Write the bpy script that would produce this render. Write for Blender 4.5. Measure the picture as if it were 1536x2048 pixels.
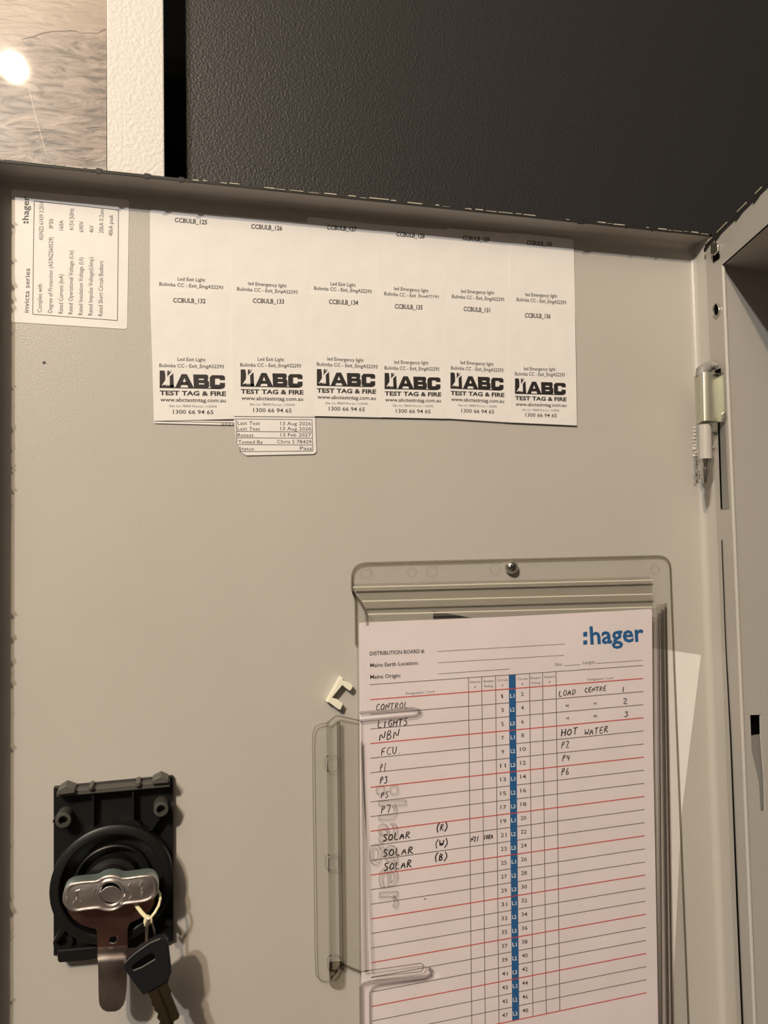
import bpy, bmesh, math, random
from mathutils import Vector, Matrix
random.seed(7)
for o in list(bpy.data.objects): bpy.data.objects.remove(o, do_unlink=True)
S = bpy.context.scene
COL = S.collection
# ------------------------------------------------------------------ camera
# world: X along the open door, Z up, Y into the door; door sheet is the plane Y = 0
F = 1540.0; CX, CY = 768.0, 1024.0; DC = 0.56
hx = Vector((6325-CX, 985-CY, F)).normalized()
vv = Vector((100-CX, -31500-CY, F)); vv = (vv - vv.dot(hx)*hx).normalized()
nn = -hx.cross(vv); 
if nn.z < 0: nn = -nn
RIGHT = Vector((hx.x, nn.x, vv.x)); DOWN = Vector((hx.y, nn.y, vv.y)); FWD = Vector((hx.z, nn.z, vv.z))
CAM = Vector((0, -DC, 0))
cd = bpy.data.cameras.new('camera'); cam = bpy.data.objects.new('camera', cd); COL.objects.link(cam)
cd.sensor_fit = 'VERTICAL'; cd.sensor_height = 36; cd.lens = 36*F/2048
cd.clip_start = 0.01; cd.clip_end = 50
m = Matrix.Identity(4)
for i in range(3):
    m[i][0] = RIGHT[i]; m[i][1] = -DOWN[i]; m[i][2] = -FWD[i]; m[i][3] = CAM[i]
cam.matrix_world = m
S.camera = cam
# ------------------------------------------------------------------ light
w = bpy.data.worlds.new('world'); S.world = w; w.use_nodes = True
w.node_tree.nodes['Background'].inputs[0].default_value = (0.72, 0.66, 0.58, 1)
w.node_tree.nodes['Background'].inputs[1].default_value = 0.10
S.view_settings.view_transform = 'Standard'; S.view_settings.look = 'None'
S.view_settings.gamma = 1; S.view_settings.use_curve_mapping = False; S.view_settings.exposure = 0.1
def lamp(name, loc, power, color, radius):
    l = bpy.data.lights.new(name, 'POINT'); l.energy = power; l.color = color; l.shadow_soft_size = radius
    o = bpy.data.objects.new(name, l); COL.objects.link(o); o.location = loc; return o
lamp('ceiling_lamp_warm', (-1.00, -1.85, 1.48), 142, (1.0, 0.77, 0.52), 0.035)
lamp('ceiling_lamp_cool', (-1.16, -1.85, 1.33), 142, (0.93, 0.90, 0.85), 0.035)

# ------------------------------------------------------------------ helpers
def ray(px, py): return (RIGHT*(px-CX) + DOWN*(py-CY) + FWD*F).normalized()
def P(px, py, h=0.0):
    d = ray(px, py); t = (-h - CAM.y)/d.y
    return CAM + d*t
def Pd(px, py, off, n):           # plane through point off with normal n
    d = ray(px, py); return CAM + d*((off-CAM).dot(n)/d.dot(n))
def tag(o, label=None, cat=None, group=None, kind=None):
    if label: o['label'] = label
    if cat: o['category'] = cat
    if group: o['group'] = group
    if kind: o['kind'] = kind
    return o
def empty(name, loc, label, cat, group=None):
    o = bpy.data.objects.new(name, None); o.empty_display_size = 0.01; COL.objects.link(o); o.location = loc
    return tag(o, label, cat, group)
def link(name, verts, faces, mat, parent=None, smooth=False, kind=None):
    me = bpy.data.meshes.new(name)
    off = parent_loc(parent)
    me.from_pydata([tuple(Vector(v)-off) for v in verts], [], faces); me.update()
    bm = bmesh.new(); bm.from_mesh(me); bmesh.ops.recalc_face_normals(bm, faces=bm.faces); bm.to_mesh(me); bm.free()
    o = bpy.data.objects.new(name, me); COL.objects.link(o)
    if parent: o.parent = parent
    me.materials.append(mat)
    if smooth:
        for p in me.polygons: p.use_smooth = True
    if kind: o['kind'] = kind
    return o
def parent_loc(p):
    v = Vector((0,0,0))
    while p is not None: v += p.location; p = p.parent
    return v
class MB:
    def __init__(s): s.v = []; s.f = []
    def add(s, v, f):
        n = len(s.v); s.v += [Vector(a) for a in v]; s.f += [tuple(i+n for i in a) for a in f]; return s
    def prism3(s, pts, back):               # pts: world front points, back: vector to the rear face
        n = len(pts); v = [Vector(p) for p in pts] + [Vector(p)+back for p in pts]
        f = [tuple(range(n)), tuple(range(2*n-1, n-1, -1))] + [(i, (i+1) % n, (i+1) % n+n, i+n) for i in range(n)]
        return s.add(v, f)
    def prism(s, px, h0, h1):               # px polygon seen at height h1, solid down to height h0
        return s.prism3([P(x, y, h1) for x, y in px], Vector((0, h1-h0, 0)))
    def box(s, a, b):
        x0,y0,z0 = a; x1,y1,z1 = b
        return s.add([(x0,y0,z0),(x1,y0,z0),(x1,y1,z0),(x0,y1,z0),(x0,y0,z1),(x1,y0,z1),(x1,y1,z1),(x0,y1,z1)],
                     [(0,1,2,3),(4,5,6,7),(0,1,5,4),(1,2,6,5),(2,3,7,6),(3,0,4,7)])
    def ribbon(s, pts, wid, h):             # flat printed line: px points, px width
        pts = [Vector((a, b)) for a, b in pts]
        L = []; R = []
        for i, p in enumerate(pts):
            a = pts[max(i-1, 0)]; b = pts[min(i+1, len(pts)-1)]
            d = (b-a); d = d.normalized() if d.length > 1e-6 else Vector((1, 0))
            n = Vector((-d.y, d.x))*wid/2
            L.append(P(*(p+n), h)); R.append(P(*(p-n), h))
        n = len(pts)
        return s.add(L+R, [(i, i+1, n+i+1, n+i) for i in range(n-1)])
    def tube(s, pts, r, seg=8, caps=True):
        pts = [Vector(p) for p in pts]; n = len(pts)
        rr = r if isinstance(r, (list, tuple)) else [r]*n
        up = Vector((0.31, 0.9, 0.29)); V = []
        for i, p in enumerate(pts):
            d = (pts[min(i+1, n-1)]-pts[max(i-1, 0)]).normalized()
            a = d.cross(up)
            if a.length < 1e-3: a = d.cross(Vector((1, 0, 0)))
            a.normalize(); b = d.cross(a)
            V += [p + (a*math.cos(2*math.pi*k/seg)+b*math.sin(2*math.pi*k/seg))*rr[i] for k in range(seg)]
        Fs = [(i*seg+k, i*seg+(k+1) % seg, (i+1)*seg+(k+1) % seg, (i+1)*seg+k) for i in range(n-1) for k in range(seg)]
        if caps: Fs += [tuple(range(seg)), tuple(range((n-1)*seg, n*seg))]
        return s.add(V, Fs)
    def lathe(s, c, axis, prof, seg=32):    # prof: (radius, dist along axis)
        axis = Vector(axis).normalized(); a = axis.cross(Vector((0, 0, 1)))
        if a.length < 1e-3: a = Vector((1, 0, 0))
        a.normalize(); b = axis.cross(a); V = []; n = len(prof)
        for r, t in prof: V += [Vector(c)+axis*t+(a*math.cos(2*math.pi*k/seg)+b*math.sin(2*math.pi*k/seg))*r for k in range(seg)]
        Fs = [(i*seg+k, i*seg+(k+1) % seg, (i+1)*seg+(k+1) % seg, (i+1)*seg+k) for i in range(n-1) for k in range(seg)]
        if prof[0][0] > 1e-6: Fs.append(tuple(range(seg)))
        if prof[-1][0] > 1e-6: Fs.append(tuple(range((n-1)*seg, n*seg)))
        return s.add(V, Fs)
    def sheet(s, rows):                     # rows of world points, open grid
        n = len(rows[0]); V = [p for r in rows for p in r]
        return s.add(V, [(i*n+k, i*n+k+1, (i+1)*n+k+1, (i+1)*n+k) for i in range(len(rows)-1) for k in range(n-1)])
    def build(s, name, mat, parent=None, smooth=False, kind=None, bevel=0, seg=2, weld=False):
        o = link(name, s.v, s.f, mat, parent, smooth, kind)
        if weld or bevel:
            me = o.data; bm = bmesh.new(); bm.from_mesh(me)
            bmesh.ops.remove_doubles(bm, verts=bm.verts, dist=1e-6)
            if bevel:
                ed = [e for e in bm.edges if len(e.link_faces) == 2 and e.calc_face_angle(0) > 0.6]
                bmesh.ops.bevel(bm, geom=ed, offset=bevel, segments=seg, affect='EDGES', profile=0.5, clamp_overlap=True)
            bmesh.ops.recalc_face_normals(bm, faces=bm.faces)
            bm.to_mesh(me); bm.free()
            if smooth:
                for p in me.polygons: p.use_smooth = True
        if smooth:
            try: o.data.set_sharp_from_angle(angle=math.radians(40))
            except Exception: pass
        return o
def smoothpoly(pts, it=2, closed=True):     # Chaikin corner cutting
    for _ in range(it):
        q = []; n = len(pts)
        rng = range(n) if closed else range(n-1)
        if not closed: q.append(pts[0])
        for i in rng:
            a = pts[i]; b = pts[(i+1) % n]
            q.append((a[0]*.75+b[0]*.25, a[1]*.75+b[1]*.25)); q.append((a[0]*.25+b[0]*.75, a[1]*.25+b[1]*.75))
        if not closed: q.append(pts[-1])
        pts = q
    return pts
def rounded(pts, r, seg=4):                 # px polygon with some rounded corners; r per corner
    out = []; n = len(pts)
    for i in range(n):
        p = Vector(pts[i]); a = Vector(pts[i-1]); b = Vector(pts[(i+1) % n]); ri = r[i] if isinstance(r, (list, tuple)) else r
        if ri <= 0: out.append(tuple(p)); continue
        da = (a-p).normalized()*ri; db = (b-p).normalized()*ri
        for k in range(seg+1):
            t = k/seg; q = (p+da)*(1-t)**2 + p*2*t*(1-t) + (p+db)*t*t; out.append(tuple(q))
    return out
def circ(cx, cy, rx, ry=None, n=40, a0=0, a1=360):
    ry = ry or rx
    return [(cx+rx*math.cos(math.radians(a0+(a1-a0)*k/n)), cy+ry*math.sin(math.radians(a0+(a1-a0)*k/n))) for k in range(n if a1-a0 == 360 else n+1)]
# ---- lettering
_tc = {}
def glyphs(s, bold):
    k = (s, bold)
    if k not in _tc:
        c = bpy.data.curves.new('t', 'FONT'); c.body = s; c.size = 1; c.resolution_u = 2; c.offset = bold
        o = bpy.data.objects.new('t', c); COL.objects.link(o)
        bpy.context.view_layer.update()
        me = bpy.data.meshes.new_from_object(o.evaluated_get(bpy.context.evaluated_depsgraph_get()))
        _tc[k] = ([v.co.xy.copy() for v in me.vertices], [tuple(p.vertices) for p in me.polygons])
        bpy.data.objects.remove(o); bpy.data.meshes.remove(me)
    return _tc[k]
CAPH = 0.729
def text(mb, s, x0, y0, x1, y1, cap, h, bold=0.0, up=None):
    """s fitted between px points (x0,y0)-(x1,y1) of its baseline, capital height cap px"""
    v, f = glyphs(s, bold)
    if not v: return
    a = min(p.x for p in v); b = max(p.x for p in v)
    O = P(x0, y0, h); X = P(x1, y1, h)-O
    u = up or ((y1-y0), -(x1-x0)); l = math.hypot(*u); U = P(x0+u[0]/l*cap, y0+u[1]/l*cap, h)-O
    mb.add([O + X*((p.x-a)/(b-a)) + U*(p.y/CAPH) for p in v], f)
# ---- handwriting strokes (unit box, y up)
HW = {'C': [[(.95,.85),(.5,1),(.1,.6),(.15,.15),(.6,0),(1,.12)]], 'O': [[(.5,1),(.1,.7),(.05,.25),(.45,0),(.9,.3),(.85,.8),(.5,1)]],
 'N': [[(.05,0),(.12,1),(.8,.05),(.95,1.1)]], 'T': [[(0,.95),(1,1)],[(.5,1),(.42,0)]], 'R': [[(.1,0),(.15,1),(.7,1),(.8,.7),(.2,.5),(1,0)]],
 'L': [[(.2,1.1),(.05,.05),(.9,.0)]], 'I': [[(.5,.9),(.45,0)]], 'G': [[(.95,.85),(.4,.95),(.05,.4),(.5,0),(.9,.1),(.95,.45),(.5,.45)]],
 'H': [[(.1,1),(.08,0)],[(.9,1),(.85,0)],[(.1,.5),(.9,.55)]], 'S': [[(.9,.9),(.4,1),(.15,.75),(.8,.4),(.8,.1),(.1,0)]],
 'B': [[(.15,0),(.2,1),(.75,.9),(.65,.6),(.2,.5),(.85,.4),(.8,.05),(.1,0)]], 'F': [[(.15,0),(.1,.9),(.9,1.05)],[(.1,.5),(.7,.55)]],
 'U': [[(.1,1),(.1,.3),(.45,0),(.85,.3),(.9,1)]], 'P': [[(.2,0),(.3,1),(.8,1),(.85,.65),(.25,.5)]], '1': [[(.55,1),(.45,0)]],
 '2': [[(.1,.8),(.5,1),(.85,.75),(.1,.02),(1,.05)]], '3': [[(.1,.9),(.8,1),(.45,.58),(.9,.35),(.5,0),(.05,.08)]],
 '4': [[(.2,1),(.15,.45),(.95,.5)],[(.75,.95),(.7,0)]], '5': [[(.9,1),(.3,.95),(.2,.55),(.8,.5),(.75,.1),(.1,0)]],
 '6': [[(.6,1),(.15,.5),(.2,.05),(.75,.05),(.85,.4),(.2,.45)]], '7': [[(.1,.95),(.7,1.1),(.95,.9),(.6,.0)]], '0': [[(.5,1),(.1,.6),(.4,0),(.9,.4),(.5,1)]],
 'A': [[(.0,0),(.5,1),(.9,0)],[(.2,.4),(.8,.4)]], 'W': [[(0,1),(.2,0),(.5,.7),(.75,0),(1,1)]], 'E': [[(.95,1),(.2,.95),(.1,.0),(.95,.02)],[(.15,.5),(.8,.5)]],
 'K': [[(.15,1),(.15,0)],[(.9,1),(.2,.45),(.95,0)]], 'D': [[(.15,0),(.1,.95),(.8,.85),(.95,.4),(.15,0)]], '(': [[(.9,1.2),(.3,.6),(.7,-.2)]],
 ')': [[(.2,1.2),(.8,.5),(.1,-.2)]], '.': [[(.3,.0),(.45,.08)]], '"': [[(.1,.9),(.35,.3),(.5,.5)],[(.7,.9),(.9,.2)]], ' ': [], 'c': [[(.9,.6),(.3,.7),(.1,.2),(.9,.1)]]}
def hand(mb, s, x0, y0, x1, y1, hgt, h, wid=1.7):
    n = len(s); cw = 1.0/(n)
    for i, ch in enumerate(s):
        sc = 1.0 + random.uniform(-.08, .1)
        for st in HW[ch]:
            pts = []
            q = smoothpoly(st, 1, closed=False) if len(st) > 2 else st
            for a, b in q:
                t = (i + .08 + a*.80)*cw
                pts.append((x0+(x1-x0)*t + b*hgt*.10, y0+(y1-y0)*t - b*hgt*sc))
            mb.ribbon(pts, wid*random.uniform(.85, 1.1), h)
# ------------------------------------------------------------------ materials
def mat(name, color, rough=.5, metal=0, spec=.5, bump=None, noise=None, coat=0):
    m = bpy.data.materials.new(name); m.use_nodes = True; nt = m.node_tree; b = nt.nodes['Principled BSDF']
    b.inputs['Base Color'].default_value = (*color, 1); b.inputs['Roughness'].default_value = rough; b.inputs['Metallic'].default_value = metal
    b.inputs['Specular IOR Level'].default_value = spec; b.inputs['Coat Weight'].default_value = coat
    tc = nt.nodes.new('ShaderNodeTexCoord')
    if bump:
        n = nt.nodes.new('ShaderNodeTexNoise'); n.inputs['Scale'].default_value = bump[0]; n.inputs['Detail'].default_value = 3
        nt.links.new(tc.outputs['Object'], n.inputs['Vector'])
        bp = nt.nodes.new('ShaderNodeBump'); bp.inputs['Strength'].default_value = bump[1]; bp.inputs['Distance'].default_value = bump[2]
        nt.links.new(n.outputs['Fac'], bp.inputs['Height']); nt.links.new(bp.outputs['Normal'], b.inputs['Normal'])
    if noise:                              # (scale, colour2, low, high)
        n = nt.nodes.new('ShaderNodeTexNoise'); n.inputs['Scale'].default_value = noise[0]; n.inputs['Detail'].default_value = 5
        nt.links.new(tc.outputs['Object'], n.inputs['Vector'])
        r = nt.nodes.new('ShaderNodeMapRange'); r.inputs[1].default_value = noise[2]; r.inputs[2].default_value = noise[3]
        nt.links.new(n.outputs['Fac'], r.inputs[0])
        mx = nt.nodes.new('ShaderNodeMix'); mx.data_type = 'RGBA'; mx.inputs[6].default_value = (*color, 1); mx.inputs[7].default_value = (*noise[1], 1)
        nt.links.new(r.outputs[0], mx.inputs[0]); nt.links.new(mx.outputs[2], b.inputs['Base Color'])
    return m
def plastic(name, tint, rough=.06, edge=None, ior=1.45):
    m = bpy.data.materials.new(name); m.use_nodes = True; nt = m.node_tree; nt.nodes.remove(nt.nodes['Principled BSDF'])
    out = nt.nodes['Material Output']
    tr = nt.nodes.new('ShaderNodeBsdfTransparent'); gl = nt.nodes.new('ShaderNodeBsdfGlossy'); gl.inputs['Roughness'].default_value = rough
    fw = nt.nodes.new('ShaderNodeLayerWeight'); fw.inputs[0].default_value = .5      # Schlick-like sheen, the same from both faces
    pw = nt.nodes.new('ShaderNodeMath'); pw.operation = 'POWER'; pw.inputs[1].default_value = 4; nt.links.new(fw.outputs['Facing'], pw.inputs[0])
    fr = nt.nodes.new('ShaderNodeMath'); fr.operation = 'MULTIPLY_ADD'; fr.inputs[1].default_value = .6; fr.inputs[2].default_value = .03; nt.links.new(pw.outputs[0], fr.inputs[0])
    mx = nt.nodes.new('ShaderNodeMixShader')
    if edge:
        lw = nt.nodes.new('ShaderNodeLayerWeight'); lw.inputs[0].default_value = .5
        cm = nt.nodes.new('ShaderNodeMix'); cm.data_type = 'RGBA'; cm.inputs[6].default_value = (*tint, 1); cm.inputs[7].default_value = (*edge, 1)
        nt.links.new(lw.outputs['Facing'], cm.inputs[0]); nt.links.new(cm.outputs[2], tr.inputs[0])
    else: tr.inputs[0].default_value = (*tint, 1)
    nt.links.new(fr.outputs[0], mx.inputs[0]); nt.links.new(tr.outputs[0], mx.inputs[1]); nt.links.new(gl.outputs[0], mx.inputs[2])
    nt.links.new(mx.outputs[0], out.inputs[0]); return m
M = {}
M['paint'] = mat('beige_powder_coat', (.465,.445,.41), .33, bump=(800, .35, .0005), noise=(9, (.445,.428,.393), .35, .7))
M['paint_rim'] = mat('chipped_cream_paint', (.45,.42,.34), .6)
M['black_rim'] = mat('bare_dark_steel', (.012,.011,.010), .6)
M['wall'] = mat('dark_grey_textured_paint', (.020,.0195,.020), .45, bump=(480, .55, .0011), spec=.5)
M['strip'] = mat('cream_painted_wood', (.66,.64,.61), .5, bump=(300, .6, .0012))
M['black'] = mat('matt_black', (.002,.002,.002), .9, spec=.03)
M['label'] = mat('white_label_paper', (.755,.74,.725), .5, bump=(120, .15, .0003), noise=(60, (.72,.705,.69), .4, .7))
M['paper'] = mat('printer_paper', (.77,.70,.735), .75, bump=(60, .25, .0006), noise=(24, (.735,.665,.695), .4, .65))
M['ink'] = mat('black_print', (.018,.015,.015), .5)
M['grey_ink'] = mat('grey_print', (.06,.05,.052), .6)
M['line_ink'] = mat('grey_rule_print', (.12,.09,.09), .6)
M['red_ink'] = mat('red_rule_print', (.55,.06,.05), .6)
M['blue'] = mat('blue_print', (.016,.11,.30), .6)
M['white_ink'] = mat('white_print', (.75,.75,.75), .6)
M['pen'] = mat('black_biro', (.015,.012,.014), .4)
M['clear'] = plastic('clear_plastic', (.99,.99,.985), .05, None, 1.3)
M['clear_wall'] = plastic('clear_plastic_thick', (.95,.95,.93), .08, (.72,.71,.67), 1.3)
M['clear_rim'] = plastic('clear_plastic_edge', (.80,.78,.74), .05, (.48,.46,.43))
M['slot_edge'] = plastic('clear_plastic_slot_edge', (.88,.87,.87), .05, (.62,.61,.60))
M['clear_dark'] = plastic('clear_plastic_bend', (.90,.89,.86), .12, (.68,.66,.62), 1.3)
M['clear_soft'] = plastic('clear_plastic_soft_edge', (.96,.96,.95), .08, (.80,.79,.77))
M['metal'] = mat('zinc_plate', (.62,.60,.55), .22, 1, bump=(300, .1, .0003))
M['hinge'] = mat('nickel_plate', (.60,.60,.50), .36, .92)
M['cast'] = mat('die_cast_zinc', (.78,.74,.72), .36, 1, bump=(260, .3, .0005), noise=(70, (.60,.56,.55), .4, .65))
M['cast_teal_reflect'] = mat('die_cast_teal_reflection', (.62,.76,.74), .5, 1)  # teal of the reflected surroundings put into the knob's side colour
M['cam'] = mat('brown_tinted_steel', (.34,.19,.16), .35, 1, bump=(40, .15, .0005), noise=(50, (.22,.12,.10), .35, .7))
M['paddle'] = mat('worn_steel', (.50,.45,.43), .30, 1, bump=(60, .3, .0008), noise=(45, (.24,.20,.19), .35, .65))
M['blackplastic'] = mat('black_moulded_plastic', (.007,.007,.007), .42, spec=.32, bump=(200, .12, .0004))
M['key'] = mat('key_head_black', (.007,.008,.010), .5, spec=.35)
M['brass'] = mat('worn_brass_key', (.17,.14,.09), .38, 1, bump=(90, .3, .0005))
M['tie'] = mat('cream_nylon', (.72,.66,.42), .4)
M['wire'] = mat('split_ring_steel', (.75,.62,.52), .18, 1)
M['clip'] = mat('white_nylon', (.78,.76,.62), .45)
M['dark_card'] = mat('dark_grey_card', (.10,.10,.095), .5)
M['grey_part'] = mat('grey_painted_steel', (.24,.235,.22), .5)
# stone
m = bpy.data.materials.new('polished_brown_stone'); m.use_nodes = True; nt = m.node_tree; b = nt.nodes['Principled BSDF']
b.inputs['Roughness'].default_value = .35; b.inputs['Specular IOR Level'].default_value = .25; b.inputs['Coat Weight'].default_value = .22; b.inputs['Coat Roughness'].default_value = .035
tc = nt.nodes.new('ShaderNodeTexCoord'); mp = nt.nodes.new('ShaderNodeMapping'); mp.inputs['Scale'].default_value = (10, 1, 38); mp.inputs['Rotation'].default_value = (0, math.radians(-14), 0)
nt.links.new(tc.outputs['Object'], mp.inputs[0])
n1 = nt.nodes.new('ShaderNodeTexNoise'); n1.inputs['Scale'].default_value = 2.6; n1.inputs['Detail'].default_value = 9; n1.inputs['Distortion'].default_value = 2.2
nt.links.new(mp.outputs[0], n1.inputs['Vector'])
cr = nt.nodes.new('ShaderNodeValToRGB'); e = cr.color_ramp.elements
e[0].position = .34; e[0].color = (.03,.019,.014,1); e[1].position = .74; e[1].color = (.32,.25,.21,1)
for p_, c_ in ((.42, (.085,.057,.045,1)), (.49, (.15,.11,.088,1)), (.60, (.19,.143,.117,1))):
    q_ = cr.color_ramp.elements.new(p_); q_.color = c_
nt.links.new(n1.outputs['Fac'], cr.inputs[0])
n2 = nt.nodes.new('ShaderNodeTexNoise'); n2.inputs['Scale'].default_value = 18; n2.inputs['Detail'].default_value = 8; nt.links.new(tc.outputs['Object'], n2.inputs['Vector'])
r2 = nt.nodes.new('ShaderNodeMapRange'); r2.inputs[1].default_value = .50; r2.inputs[2].default_value = .68; nt.links.new(n2.outputs['Fac'], r2.inputs[0])
mx = nt.nodes.new('ShaderNodeMix'); mx.data_type = 'RGBA'; mx.inputs[7].default_value = (.33,.28,.25,1)
mu = nt.nodes.new('ShaderNodeMath'); mu.operation = 'MULTIPLY'; mu.inputs[1].default_value = .85; nt.links.new(r2.outputs[0], mu.inputs[0])
nt.links.new(mu.outputs[0], mx.inputs[0]); nt.links.new(cr.outputs[0], mx.inputs[6])
# upper bed of the stone is a paler layer above a crack
sp = nt.nodes.new('ShaderNodeSeparateXYZ'); nt.links.new(tc.outputs['Object'], sp.inputs[0])
CRZ = P(100, 62, -.10).z
md = nt.nodes.new('ShaderNodeMath'); md.operation = 'MULTIPLY_ADD'; md.inputs[1].default_value = .02; nt.links.new(n2.outputs['Fac'], md.inputs[0]); nt.links.new(sp.outputs['Z'], md.inputs[2])
ml = nt.nodes.new('ShaderNodeMapRange'); ml.inputs[1].default_value = CRZ+.008; ml.inputs[2].default_value = CRZ+.014; nt.links.new(md.outputs[0], ml.inputs[0])
m3 = nt.nodes.new('ShaderNodeMix'); m3.data_type = 'RGBA'; m3.inputs[7].default_value = (.27,.205,.16,1)
mm = nt.nodes.new('ShaderNodeMath'); mm.operation = 'MULTIPLY'; mm.inputs[1].default_value = .8; nt.links.new(ml.outputs[0], mm.inputs[0])
nt.links.new(mm.outputs[0], m3.inputs[0]); nt.links.new(mx.outputs[2], m3.inputs[6]); nt.links.new(m3.outputs[2], b.inputs['Base Color'])
bq = nt.nodes.new('ShaderNodeBump'); bq.inputs['Strength'].default_value = .35; bq.inputs['Distance'].default_value = .001; nt.links.new(n1.outputs['Fac'], bq.inputs['Height']); nt.links.new(bq.outputs['Normal'], b.inputs['Normal'])
M['stone'] = m

# ------------------------------------------------------------------ setting behind the door
def plane_box(name, x0, x1, ytop, ybot, depth, thick, mt, **k):
    a = P(x0, 300, -depth); b_ = P(x1, 300, -depth); t = P(300, ytop, -depth).z; bo = P(300, ybot, -depth).z
    return MB().box((a.x, depth, bo), (b_.x, depth+thick, t)).build(name, mt, **k)
DB = .10
wb = plane_box('wall_back', 373, 2600, -900, 1500, .14, .02, M['wall']); wb['kind'] = 'structure'
gp = plane_box('wall_recess', -900, 470, -900, 1500, .45, .01, M['black']); gp['kind'] = 'structure'; gp.name = 'wall_left'
st = plane_box('trim_1', 214, 329, -900, 1500, DB, .02, M['strip'], bevel=.0012); st['kind'] = 'structure'
# the slab leans a little out of true with the door, which is where the lamp glints in it
SP0 = P(213.0, 200, -DB-.004); gl = P(30, 140, -.12)
SN = ((CAM-gl).normalized() + (Vector((-1.00, -1.85, 1.48))-gl).normalized()).normalized()
def SL_(px, py, d=0): return Pd(px, py, SP0 + SN*d, SN)
stone = empty('stone_panel', (SL_(100, 700).x, SL_(100, 700).y, 0), None, None)
MB().prism3([SL_(-260, -700), SL_(213, -700), SL_(213, 900), SL_(-260, 900)], -SN*.012).build('slab', M['stone'], stone)
def crackline(name, pts, wd, mt):
    q = MB(); L_ = []; R_ = []
    for (x_, y_), w_ in zip(pts, wd):
        L_.append(SL_(x_, y_-w_/2, .00015)); R_.append(SL_(x_+w_*.4, y_+w_/2, .00015))
    n = len(pts); q.add(L_+R_, [(k, k+1, n+k+1, n+k) for k in range(n-1)]); q.build(name, mt, stone)
crackline('dark_crack', [(45,78),(66,73),(85,66),(105,62.5),(128,62),(140,61),(152,62),(160,66),(178,66),(196,66),(203,61),(212,58)], [.5,2,2.2,1.2,1.6,2.6,2,1,.8,1.2,3,3], mat('crack_brown', (.12,.08,.06), .5))
crackline('pale_scratch', [(46,148),(54,170),(62,200),(72,240),(82,275),(92,310),(101,332)], [5,6,6.5,6,6.5,5,4], mat('scratch_pale', (.75,.66,.58), .5))
tag(stone, 'polished brown veined stone slab at the upper left, left of the cream strip', 'stone slab')

# unseen room, added for bounced light and reflections: ceiling above the lamps, floor, and the wall the cabinet looks at
for nm_, a_, b_, c_, r_ in (('ceiling', (-3, -3.2, 1.85), (2.5, .6, 1.95), (.36,.34,.31), .8), ('floor', (-3, -3.2, -1.45), (2.5, .6, -1.40), (.07,.055,.045), .5), ('wall_front', (-3, -3.3, -1.4), (2.5, -3.2, 1.85), (.07,.06,.055), .7)):
    o_ = MB().box(a_, b_).build(nm_, mat(nm_+'_paint', c_, r_)); o_['kind'] = 'structure'

# ------------------------------------------------------------------ the open door (a folded steel tray)
HF = .022
ZT = P(700, 424, 0).z; XR = P(1387, 522, 0).x; XL = P(-13, 900, 0).x; ZB = P(700, 2350, 0).z
door = empty('cabinet_door', (0, 0, ZB), 'open beige steel cabinet door seen from inside, with folded edges', 'cabinet door')
T = .0015; RF = .005
def fold(mb, axis, c0, c1, fixed, sgn):     # rounded inner fold + flange wall as an extruded L profile
    # profile in (u,y): u outward from the sheet edge
    prof = []
    for k in range(7):
        t_ = math.pi/2*k/6; prof.append((-RF+RF*math.sin(t_), -RF+RF*math.cos(t_)))
    prof.append((0, -HF)); prof.append((T, -HF)); prof.append((T, T)); prof.append((-RF, T))
    n = len(prof); V = []
    for c, mit in ((c0, 1), (c1, -1)):
        for u, y in prof:
            cc = c + mit*(-min(u, T))*1.0*(1 if True else 0)
            p = (fixed+sgn*u, y, cc) if axis == 'z' else (cc, y, fixed+sgn*u)
            V.append(p)
    mb.add(V, [(i, (i+1) % n, (i+1) % n+n, i+n) for i in range(n)] + [tuple(range(n)), tuple(range(2*n-1, n-1, -1))])
MB().box((XL, 0, ZB), (XR, T, ZT)).build('door_sheet', M['paint'], door)
for nm, ax, c0, c1, fx, sg in (('top_flange', 'x', XL, XR, ZT, 1), ('hinge_side_flange', 'z', ZB, ZT, XR, 1), ('lock_side_flange', 'z', ZB, ZT, XL, -1)):
    q = MB(); fold(q, ax, c0, c1, fx, sg); q.build(nm, M['paint'], door, smooth=True)
# chipped rim: dark bare edge with cream flakes left along it
rim = MB(); fl = MB()
rim.box((XL, -HF-.0004, ZT-.0002), (XR+T, -HF+.0006, ZT+T+.0002))
rim.box((XR-.0001, -HF-.0004, ZB), (XR+T+.0002, -HF+.0006, ZT+T))
rim.box((XL-T-.0002, -HF-.0004, ZB), (XL+.0001, -HF+.0006, ZT+T))
x = XL
while x < XR-.004:
    L = random.uniform(.002, .016)
    if random.random() < .62:
        z0 = ZT+T-.0003+random.uniform(-.0003, .0002); hh = random.uniform(.0003, .0009)
        fl.prism3([(x, -HF-.0008, z0), (x+L, -HF-.0008, z0+random.uniform(-.0002, .0002)), (x+L-random.uniform(0, .001), -HF-.0008, z0+hh), (x+random.uniform(0, .001), -HF-.0008, z0+hh*.9)], Vector((0, .0012, 0)))
    elif random.random() < .5:
        fl2 = rim; fl2.prism3([(x, -HF-.0007, ZT-.0012), (x+L*.4, -HF-.0007, ZT-.0008), (x+L*.5, -HF-.0007, ZT+T+.0008), (x, -HF-.0007, ZT+T+.0011)], Vector((0, .0012, 0)))
    x += L+random.uniform(.0002, .003)
z = ZB
while z < ZT-.004:                           # paint crumbs on the lock side rim
    L = random.uniform(.001, .005)
    if random.random() < .6:
        ww = random.choice([random.uniform(.0003, .0010), random.uniform(.001, .0028)])
        fl.prism3([(XL, -HF, z), (XL+ww, -HF, z+L*.2), (XL+ww*.6, -HF, z+L*.8), (XL, -HF, z+L)], Vector((0, .002, 0)))
    z += L+random.uniform(.001, .012)
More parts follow.
